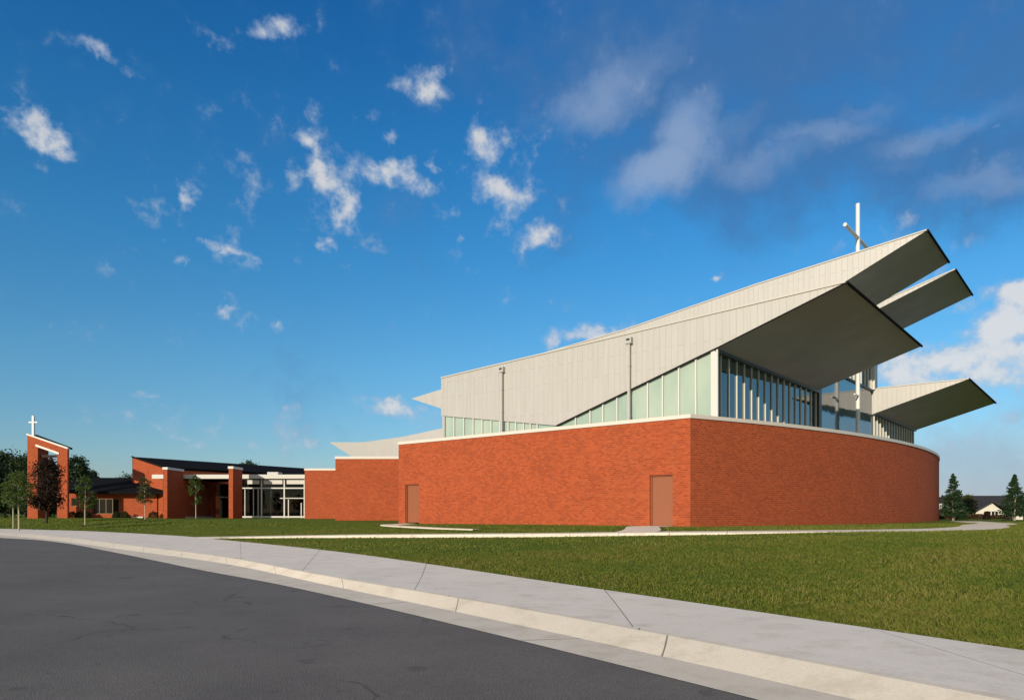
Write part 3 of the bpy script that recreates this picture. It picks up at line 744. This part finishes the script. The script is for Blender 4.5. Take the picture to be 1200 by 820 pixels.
wallholes(m, XL, XR, -.3, zt, Yw, .3, [W1, W2])
m.face([(XL,Yw,-.3),(XL,Yw,zt),(XL,96,zt),(XL,96,-.3)]); m.face([(XR,Yw,-.3),(XR,96,-.3),(XR,96,zt),(XR,Yw,zt)]); m.face([(XL,96,-.3),(XL,96,zt),(XR,96,zt),(XR,96,-.3)])
m.build('brick_wall', BRICK, lowb)
for (a, b, c, d), nn in ((W1, 1), (W2, 4)):
    m = MB(); m.box(a, b, Yw+.16, Yw+.2, c, d); w = m.build('window', DARKG, lowb)
    m = MB(); m.box(a+.003, b-.003, Yw+.1, Yw+.155, d-.08, d-.003); m.box(a+.003, b-.003, Yw+.1, Yw+.155, c+.003, c+.08)
    for k in range(nn+1):
        x = a+.045+(b-a-.09)*k/nn; m.box(x-.04, x+.04, Yw+.1, Yw+.155, c+.081, d-.081)
    m.build('window_frame', mat('olive_frame', (.16,.12,.06), .5), w)
zr = zz(559.5, 87); Xe = (192-600)/F*78.6
e0, e1 = P(79,575.5,78.6), P(192,576,78.6); r0, r1 = P(87,559.5,87), P(192,559.5,87); q0, q1 = P(95,575,96), P(192,575,96)
roof = MB(); dn = Vector((0,0,-.25))
for a, b, c, d in ((e0,e1,r1,r0), (r0,r1,q1,q0)): roof.face([a,b,c,d]); roof.face([d+dn,c+dn,b+dn,a+dn])
for a, b in ((e1,e0),(r0,e0),(q0,r0),(q1,q0),(r1,q1),(e1,r1)): roof.face([a, b, b+dn, a+dn])
roof.build('roof', BLACKROOF, lowb)
m = MB(); m.box((155-600)/F*79.9, (168.5-600)/F*79.9, 79.7, 79.98, -.1, zz(605,79.9)); m.build('white_plinth', FASCIA, lowb)
m = MB(); m.box((184-600)/F*Yw+.02, Xe, 82, 82.2, -.1, 3.1); m.build('dark_recess_door', DARKG, lowb)

# ------------------------------------------------------------------ bell tower
Yt = 75.0; tw = thing('bell_tower', ((56-600)/F*Yt, Yt, 0), 'slender brick bell tower with sloping top and tall open arch', 'bell tower')
dp = 1.75
a0, a1, b0, b1 = [(q-600)/F*Yt for q in (32, 44.2, 66.8, 79)]
z_l, z_r = zz(509.5, Yt), zz(526, Yt)
def ztop(x): return z_l+(z_r-z_l)*(x-a0)/(b1-a0)
zo_l, zo_r = zz(524, Yt), zz(530.5, Yt)
m = MB(); poly = [(a0,Yt,-.3),(a1,Yt,-.3),(a1,Yt,zo_l),(b0,Yt,zo_r),(b0,Yt,-.3),(b1,Yt,-.3),(b1,Yt,ztop(b1)),(a0,Yt,ztop(a0))]
m.face([(a0,Yt,-.3),(a1,Yt,-.3),(a1,Yt,ztop(a1)),(a0,Yt,ztop(a0))]); m.face([(b0,Yt,-.3),(b1,Yt,-.3),(b1,Yt,ztop(b1)),(b0,Yt,ztop(b0))]); m.face([(a1,Yt,zo_l),(b0,Yt,zo_r),(b0,Yt,ztop(b0)),(a1,Yt,ztop(a1))])
Y2 = Yt+dp; Y3 = Yt+.3
m.face([(a1,Y2,-.3),(a0,Y2,-.3),(a0,Y2,ztop(a0)),(a1,Y2,ztop(a1))]); m.face([(b1,Y3,-.3),(b0,Y3,-.3),(b0,Y3,ztop(b0)),(b1,Y3,ztop(b1))]); m.face([(b0,Y3,zo_r),(a1,Y3,zo_l),(a1,Y3,ztop(a1)),(b0,Y3,ztop(b0))])
for x, z, Yb in ((a0,ztop(a0),Y2),(b1,ztop(b1),Y3),(a1,zo_l,Y3),(b0,zo_r,Y3)): m.face([(x,Yt,-.3),(x,Yb,-.3),(x,Yb,z),(x,Yt,z)])
m.face([(a1,Y3,-.3),(a1,Y2,-.3),(a1,Y2,ztop(a1)),(a1,Y3,ztop(a1))]); m.face([(a0,Y2,ztop(a0)),(a1,Y2,ztop(a1)),(a1,Yt,ztop(a1)),(a0,Yt,ztop(a0))])
m.face([(a1,Y3,ztop(a1)),(b1,Y3,ztop(b1)),(b1,Yt,ztop(b1)),(a1,Yt,ztop(a1))])
m.face([(a1,Yt,zo_l),(b0,Yt,zo_r),(b0,Y3,zo_r),(a1,Y3,zo_l)])
m.build('brick_tower', BRICK, tw)
m = MB(); m.prism([(a0-.05,Yt-.06,z_l),(b1+.05,Yt-.06,z_r),(b1+.05,Yt-.06,z_r+.17),(a0-.05,Yt-.06,z_l+.17)], (0,.35,0)); m.build('coping', COPING, tw)
m = MB(); m.prism([(a0+.5,Yt+.3,ztop(a0+.5)+.02),(b1+.04,Yt+.3,z_r),(b1+.04,Yt+.3,z_r+.20),(a0+.5,Yt+.3,ztop(a0+.5)+.3)], (0,.5,.0)); m.build('roof', BLACKROOF, tw)
m = MB(); xa, xb = (42-600)/F*Yt, (69.4-600)/F*Yt; m.prism([(xa,Yt-.07,zz(522.8,Yt)),(xb,Yt-.07,zz(532.3,Yt)),(xb,Yt-.07,zz(530,Yt)),(xa,Yt-.07,zz(520.4,Yt))], (0,.3,0)); m.build('lintel', COPING, tw)
m = MB(); m.box(a1+.002, b0+.25, Yt+.31, Yt+.8, zz(535.2,Yt), zz(532.6,Yt)); m.build('bell_beam', BARKD, tw)
# the bell hung from the beam
cx = (a1+b0)/2; zb_ = zz(535.2,Yt); m = MB(); m.tube([(cx,Yt+.65,zb_),(cx,Yt+.65,zb_-.1),(cx,Yt+.65,zb_-.3),(cx,Yt+.65,zb_-.62),(cx,Yt+.65,zb_-.72)], [.05,.16,.22,.28,.38], 16); m.build('bell', mat('bronze', (.12,.08,.04), .4, .5, .8), tw, smooth=True)
Xc = (38-600)/F*Yt; zc0 = ztop(Xc)+.12
c2_ = thing('small_cross', (Xc, Yt+.15, zc0), 'small white cross on top of the brick bell tower', 'cross')
m = MB(); m.box(Xc-.105, Xc+.105, Yt+.04, Yt+.26, zc0, zz(487,Yt)); m.build('mast', CROSSM, c2_)
m = MB(); zq = zz(494.5,Yt); m.box(Xc-.48, Xc+.48, Yt+.08, Yt+.22, zq-.07, zq+.07); m.build('crossbar', CROSSM, c2_)

# ------------------------------------------------------------------ plants
def leaves(pts, size, tones, flat=.0, asp=.6):
    n = len(pts); a = rng.normal(size=(n,3)); a[:,2] *= (1-flat); a /= np.linalg.norm(a, axis=1)[:,None]
    b = np.cross(a, rng.normal(size=(n,3))); b /= np.linalg.norm(b, axis=1)[:,None]
    s = (size*rng.uniform(.6, 1.4, n))[:,None]
    v = np.stack([pts-a*s*.5, pts+b*s*asp*.5, pts+a*s*.5, pts-b*s*asp*.5], 1).reshape(-1,3)
    f = np.arange(4*n).reshape(n,4); return v, f, np.repeat(tones, 4)
def npmesh(name, v, f, tone=None):
    me = bpy.data.meshes.new(name); k = f.shape[1]
    me.vertices.add(len(v)); me.vertices.foreach_set('co', v.astype(np.float32).ravel())
    me.loops.add(f.size); me.loops.foreach_set('vertex_index', f.astype(np.int32).ravel())
    me.polygons.add(len(f)); me.polygons.foreach_set('loop_start', np.arange(0, f.size, k, dtype=np.int32))
    try: me.polygons.foreach_set('loop_total', np.full(len(f), k, dtype=np.int32))
    except Exception: pass
    me.update(calc_edges=True); me.validate()
    if tone is not None:
        at = me.attributes.new('tone', 'FLOAT', 'POINT'); at.data.foreach_set('value', tone.astype(np.float32))
    return me
def crown_pts(cx, cy, z0, z1, r, shape='oval', nclump=60, per=60, spread=.16):
    """leaf positions in clumps through the crown's volume"""
    out, tone = [], []; Hh = z1-z0
    for _ in range(nclump):
        t = rng.uniform(0.02, 1)
        if shape == 'oval': w = math.sqrt(max(.02, 1-(2*t-1)**2))**.8*(1.05-.25*t)
        elif shape == 'round': w = math.sqrt(max(.02, 1-(2*t-.95)**2)) if abs(2*t-.95) < 1 else .1
        else: t = t**1.35; w = (1-t)**.9 if t > .08 else .8
        a = rng.uniform(0, 2*math.pi); q = math.sqrt(rng.uniform(.08, 1))*r*w*rng.uniform(.82, 1.12)
        c = np.array([cx+q*math.cos(a), cy+q*math.sin(a), z0+t*Hh]); sp = spread*r*rng.uniform(.7, 1.4)*((1.25-1.05*t) if shape == 'cone' else 1)
        k = int(per*rng.uniform(.6, 1.4))
        pts = c+rng.normal(size=(k,3))*np.array([sp, sp, sp*.75 if shape != 'cone' else sp*.45])
        out.append(pts); tone.append(np.clip(rng.uniform(.15, .85)+rng.normal(size=k)*.13, 0, 1))
    return np.concatenate(out), np.concatenate(tone)
def tree(name, x, y, h, z0f, r, lm, bark, label, cat='tree', group=None, shape='oval', ncl=60, per=60, leaf=.12, tr=.06, spread=.16, zb=None):
    zg = gz1(x, y) if zb is None else zb; zg = max(zg, -.6)
    t = thing(name, (x, y, zg), label, cat, group)
    m = MB(); zc = zg+h*z0f; top = zg+h*.88; lean = rnd.uniform(-.02, .02)*h
    m.tube([(x,y,zg-.05),(x+.01,y,zg+.15),(x+lean*.3,y,zc),(x+lean,y,(zc+top)/2),(x+lean,y,top)], [tr*1.5,tr,tr*.85,tr*.5,tr*.15], 8)
    for _ in range(9 if shape != 'cone' else 14):
        f = rnd.uniform(.0, .75); zs = zc+(top-zc)*f; a = rnd.uniform(0, 6.28); ln = r*(1-f*.6)*rnd.uniform(.6, .95); up = rnd.uniform(.3, .9) if shape != 'cone' else rnd.uniform(-.05, .2)
        p0 = Vector((x+lean*f, y, zs)); p1 = p0+Vector((math.cos(a)*ln*.5, math.sin(a)*ln*.5, ln*up*.5)); p2 = p0+Vector((math.cos(a)*ln, math.sin(a)*ln, ln*up))
        m.tube([p0, p1, p2], [tr*.4, tr*.25, tr*.08], 5)
    m.build('trunk', bark, t, smooth=True)
    pts, tone = crown_pts(x, y, zc, zg+h, r, shape, ncl, per, spread)
    v, f, tn = leaves(pts, leaf, tone); link('crown', npmesh('crown', v, f, tn), lm, t)
    return t
def shrub(name, x, y, rx, ry, h, lm, label, n=2500, leaf=.09, cat='shrub', group=None, zb=0.):
    n = int(n); u = rng.normal(size=(n,3)); u /= np.linalg.norm(u, axis=1)[:,None]; u[:,2] = np.abs(u[:,2])
    q = rng.uniform(.55, 1.0, n)**.6; lump = 1+.12*np.sin(u[:,0]*7+x)*np.cos(u[:,1]*6)
    pts = np.stack([x+u[:,0]*rx*q*lump, y+u[:,1]*ry*q*lump, zb+.03+u[:,2]*h*q*lump], 1)
    v, f, tn = leaves(pts, leaf, np.clip(rng.uniform(.2, .8, n), 0, 1)); o = link(name, npmesh(name, v, f, tn), lm); o.location = (0,0,0)
    return tag(o, label, cat, group)

def at(px, Y): return (px-600)/F*Y
g_young = 'young trees on the lawn'
# staked saplings near the left edge
tree('young_tree', at(22,46), 46, 3.9, .40, .85, LEAF_G, BARKP, 'young green tree with pale wrapped trunk leftmost in front of the bell tower', group=g_young, ncl=46, per=55, leaf=.12, tr=.055)
tree('young_tree', at(15.5,51), 51, 4.0, .36, .75, LEAF_G, BARKP, 'young green tree with pale trunk just behind the leftmost young tree', group=g_young, ncl=36, per=50, leaf=.12, tr=.05)
tree('plum_tree', at(54.5,61), 61, 5.6, .24, 1.55, LEAF_P, BARKD, 'dark purple leaved tree standing in front of the bell tower opening', shape='round', ncl=95, per=75, leaf=.17, tr=.10, spread=.15)
tree('young_tree', at(99.5,54), 54, 3.85, .36, .78, LEAF_G, BARKP, 'slim green young tree in mulch ring before the low wing windows', group=g_young, ncl=42, per=50, leaf=.12, tr=.05)
tree('young_tree', at(170,62), 62, 3.9, .38, .72, LEAF_O, BARKP, 'slim olive young tree left of the first brick pillar', group=g_young, ncl=36, per=45, leaf=.12, tr=.055)
tree('young_tree', at(229.5,70), 70, 4.4, .32, .76, LEAF_G, BARKP, 'slim green young tree between the two tall brick pillars', group=g_young, ncl=40, per=50, leaf=.12, tr=.05)
# trees behind the tower and buildings
g_bt = 'trees behind the bell tower and wings'
for px, Y, h, r, lab, lm in ((6,92,8.1,3.6,'dark broad tree filling the left edge behind the young trees',LEAF_D),(30,100,8.3,3.4,'dark tree directly behind the left pier of the bell tower',LEAF_D),
        (58,104,6.3,3.6,'low dark tree seen through the bell tower opening',LEAF_D),(91,98,8.3,2.1,'dark tree rising just right of the bell tower',LEAF_D),(-18,84,7.0,3.4,'dark tree cut off by the left edge of the view',LEAF_D),(108,112,7.0,1.7,'small dark treetop over the low black roof near the tower',LEAF_D)):
    tree('broad_tree', at(px,Y), Y, h, .10, r, lm, BARKD, lab, group=g_bt, shape='round', ncl=130, per=70, leaf=.30, tr=.18, spread=.15, zb=0)
tree('broad_tree', at(149,120), 120, 7.2, .3, 2.0, LEAF_D, BARKD, 'distant dark treetop left of the tall brick hall', group=g_bt, shape='round', ncl=50, per=60, leaf=.3, tr=.15, zb=0)
tree('broad_tree', at(291,135), 135, 10.7, .4, 1.9, LEAF_D, BARKD, 'distant treetop peeking over the black hall roof', group=g_bt, shape='round', ncl=60, per=60, leaf=.3, tr=.15, zb=0)
# clipped shrubs by the low wing
for px, w, lab in ((85,.9,'clipped dark shrub at left corner of the low wing'),(93,.9,'clipped dark shrub under the small square window'),(102,.9,'clipped dark shrub left of the four pane window'),(137,.85,'clipped dark shrub below the right end of the four pane window'),(146,.9,'clipped dark shrub beside the white plinth'),(180,1.1,'dark shrub beside the recessed side door')):
    shrub('shrub', at(px,78.9), 78.9, w*.55, .5, .75, LEAF_D, lab, 1300, .09, group='clipped shrubs along the low wing')
# mulch rings and stakes
MULCH = mat('mulch', (.07,.035,.02), .95, .1)
for px, Y in ((99.5,54),(170,62)):
    x = at(px,Y); z = gz1(x,Y); m = MB(); rr = [(.55+.06*math.sin(k*2.3))*1.0 for k in range(18)]
    ring = [Vector((x+rr[k]*math.cos(k*math.pi/9), Y+rr[k]*math.sin(k*math.pi/9), z+.01)) for k in range(18)]
    for k in range(18): m.face([ring[k], ring[(k+1)%18], Vector((x,Y,z+.09))])
    tag(m.build('mulch_ring', MULCH), 'brown mulch ring under the young tree '+('by the four pane window' if px < 120 else 'left of the first pillar'), 'mulch', 'mulch rings')

# right background: conifers, shrubs, hedge, houses
g_con = 'conifers right of the church'
tree('conifer', at(1117,55), 55, 3.75, .10, 1.05, LEAF_C, BARKP, 'conical green conifer just right of the curved brick wall', group=g_con, shape='cone', ncl=240, per=45, leaf=.10, tr=.07, spread=.13)
tree('conifer', at(1189,54), 54, 3.65, .10, 1.05, LEAF_C, BARKP, 'conical green conifer at the right edge in front of the pale house', group=g_con, shape='cone', ncl=240, per=45, leaf=.10, tr=.07, spread=.13)
tree('olive_tree', at(1134,84), 84, 2.7, .12, .95, LEAF_O, BARK, 'low olive green tree between left conifer and the white gabled house', shape='round', ncl=60, per=60, leaf=.16, tr=.06)
shrub('round_shrub', at(1128,62), 62, .5, .5, .62, LEAF_D, 'dark rounded shrub beside the left conifer', 1800, .1, group='dark shrubs before the house')
shrub('round_shrub', at(1156,62), 62, .30, .30, .72, LEAF_P, 'dark purple ball shrub in front of the white gabled house', 1800, .1, group='dark shrubs before the house')
shrub('round_shrub', at(1203,62), 62, .9, .8, .9, LEAF_D, 'dark shrub at the right edge of the view', 1800, .1, group='dark shrubs before the house')
n = 26000; hx = rng.uniform(at(1080,66), at(1330,66), n); hy = 66+rng.uniform(-.45,.45,n); hz = rng.uniform(0, 1, n)**.6*(.40+.05*np.sin(hx*1.3)+.04*np.sin(hx*3.1))
v, f, tn = leaves(np.stack([hx,hy,hz],1), .12, rng.uniform(0,1,n)); HEDGE = leafmat('russet_leaf', [(.045,.035,.015),(.09,.05,.025),(.13,.075,.04)])
tag(link('hedge', npmesh('hedge', v, f, tn), HEDGE), 'long low russet brown hedge in front of the houses on the right', 'hedge')
# white gabled house
hs = thing('gabled_house', (at(1160,100), 100, 0), 'white gabled house with dark roof beyond the hedge on the right', 'house')
HW = mat('cream_siding', (.75,.70,.60), .7); g = G(HW)
wv = g.n('ShaderNodeTexWave', _Scale=3.0); wv.bands_direction = 'Z'; g.l(g.n('ShaderNodeTexCoord').outputs['Object'], wv.inputs[0]); g.bump(wv.outputs['Fac'], .02, .5)
SH = mat('dark_shingles', (.045,.042,.045), .9, .1); g = G(SH); g.col(g.ramp(g.noise(6,4,.6), [(.3,(.03,.028,.03)),(.7,(.065,.06,.06))]))
x0, x1, xa = at(1144,100), at(1174.5,100), at(1161.5,100)
ze, zp = zz(598.2,100), zz(588.6,100)
m = MB(); m.prism([(x0,100,-.2),(x1,100,-.2),(x1,100,ze),(xa,100,zp),(x0,100,ze)], (0,12,0)); m.build('gable_wall', HW, hs)
m = MB(); 
for xe in (x0-.45, x1+.45):
    sl_ = (zp-ze)/(xa-x0); zq2 = zp-abs(xe-xa)*sl_*1.0
    m.prism([(xe,99.6,zq2+.05),(xa,99.6,zp+.05),(xa,99.6,zp+.25),(xe,99.6,zq2+.25)], (0,9,0))
m.build('porch_roof', SH, hs)
m = MB(); xl2, xr2 = at(1134,106), at(1215,106); zra = zz(580.5,112); m.prism([(xl2,104,ze+.1),(xl2,112,zra),(xl2,120,ze+.1)], (xr2-xl2,0,0)); m.build('main_roof', SH, hs)
m = MB(); m.box(xl2+.5, xr2-.5, 105, 119, -.2, ze+.1); m.build('wall', HW, hs)
for a, b in ((1157,1160.6),(1162.2,1165),(1166.2,1169)):
    m = MB(); m.box(at(a,100), at(b,100), 99.94, 99.99, zz(605,100), zz(599,100)); w = m.build('window', DARKG, hs)
    m = MB(); m.box(at(a,100)-.08, at(b,100)+.08, 99.92, 99.96, zz(599,100)+.002, zz(598.4,100)); m.build('window_frame', WHITE, w)
m = MB(); m.box(at(1186.5,60), at(1199,60), 60, 60.3, -.1, .36); tag(m.build('garden_wall', HW, bevel=.02), 'low cream garden wall seen behind the trunk of the right conifer', 'wall')
# far wood on the horizon
n = 60000; az = rng.uniform(-.95, 1.05, n); dist = rng.uniform(260, 330, n); hh = (4.0+1.6*np.sin(az*23)+1.1*np.sin(az*61+1)+.7*np.sin(az*140)); 
fx = dist*az; fz = rng.uniform(0,1,n)**.7*hh
v, f, tn = leaves(np.stack([fx, dist, fz],1), 1.5, rng.uniform(0,1,n)); tag(link('distant_woodland', npmesh('distant_woodland', v, f, tn), LEAF_D), 'distant low wood along the horizon behind the houses', 'woodland', kind='stuff')

# ------------------------------------------------------------------ grass
def grass(n, y0, y1, hgt, wid, pw=1.0):
    y = (rng.uniform(0,1,n)**pw)*(y1-y0)+y0; x = rng.uniform(-.80, .80, n)*y
    d = sdist(x, y); keep = d > .03
    # not on walks or inside the walls
    for c in WALKS:
        cp = np.array([(p.x,p.y) for p in c])[::2]
        dm = np.full(n, 1e9)
        for q in cp: dm = np.minimum(dm, np.hypot(x-q[0], y-q[1]))
        keep &= dm > .98
    keep &= ~((x*.6149+y*.7886 > Cc.x*.6149+Cc.y*.7886-.05) & ((x-Cc.x)*(-math.sin(R(30)))+(y-Cc.y)*math.cos(R(30)) > -.3))
    x, y = x[keep], y[keep]; k = len(x); z = gz(x, y)
    patch = np.sin(x*.9+.6*np.sin(y*.7))*np.sin(y*1.1+1.3*np.sin(x*.5)); cl = np.sin(x*5.1+2*np.sin(y*3.3))*np.sin(y*4.7+2*np.sin(x*2.9))
    h = hgt*rng.uniform(.45, 1.25, k)*(1+.25*patch+.25*cl); a = rng.uniform(0, 2*np.pi, k); ln = h*rng.uniform(.15, .75, k); b = a+rng.normal(size=k)*.8
    dx, dy = np.cos(a)*wid*.5, np.sin(a)*wid*.5; lx, ly = np.cos(b+1.57)*ln, np.sin(b+1.57)*ln
    z0_ = z-.01
    v = np.stack([np.stack([x-dx,y-dy,z0_],1), np.stack([x+dx,y+dy,z0_],1), np.stack([x+dx*.7+lx*.35,y+dy*.7+ly*.35,z0_+h*.6],1), np.stack([x+lx,y+ly,z0_+h],1)],1)
    big = np.sin(x*.23+1.7*np.sin(y*.19))*np.sin(y*.31+1.1*np.sin(x*.17+2)); dry = np.clip((30-y)/16, -1, 1)
    tone = np.clip(.44+.12*patch+.17*cl+.12*big+.13*dry+rng.normal(size=k)*.22+(rng.uniform(0,1,k) > .94)*.4, 0, 1)
    return v.reshape(-1,3), np.repeat(tone, 4)
parts = [grass(300000, 3.6, 9, .050, .006, .8), grass(340000, 8, 20, .055, .013, .8), grass(220000, 18, 48, .050, .032, .8), grass(110000, 46, 74, .07, .07, .9)]
v = np.concatenate([p[0] for p in parts]); tn = np.concatenate([p[1] for p in parts]); f = np.arange(len(v)).reshape(-1,4)
tag(link('grass', npmesh('grass', v, f, tn), GRASSM), 'short mown green grass of the lawn', 'grass', kind='stuff')
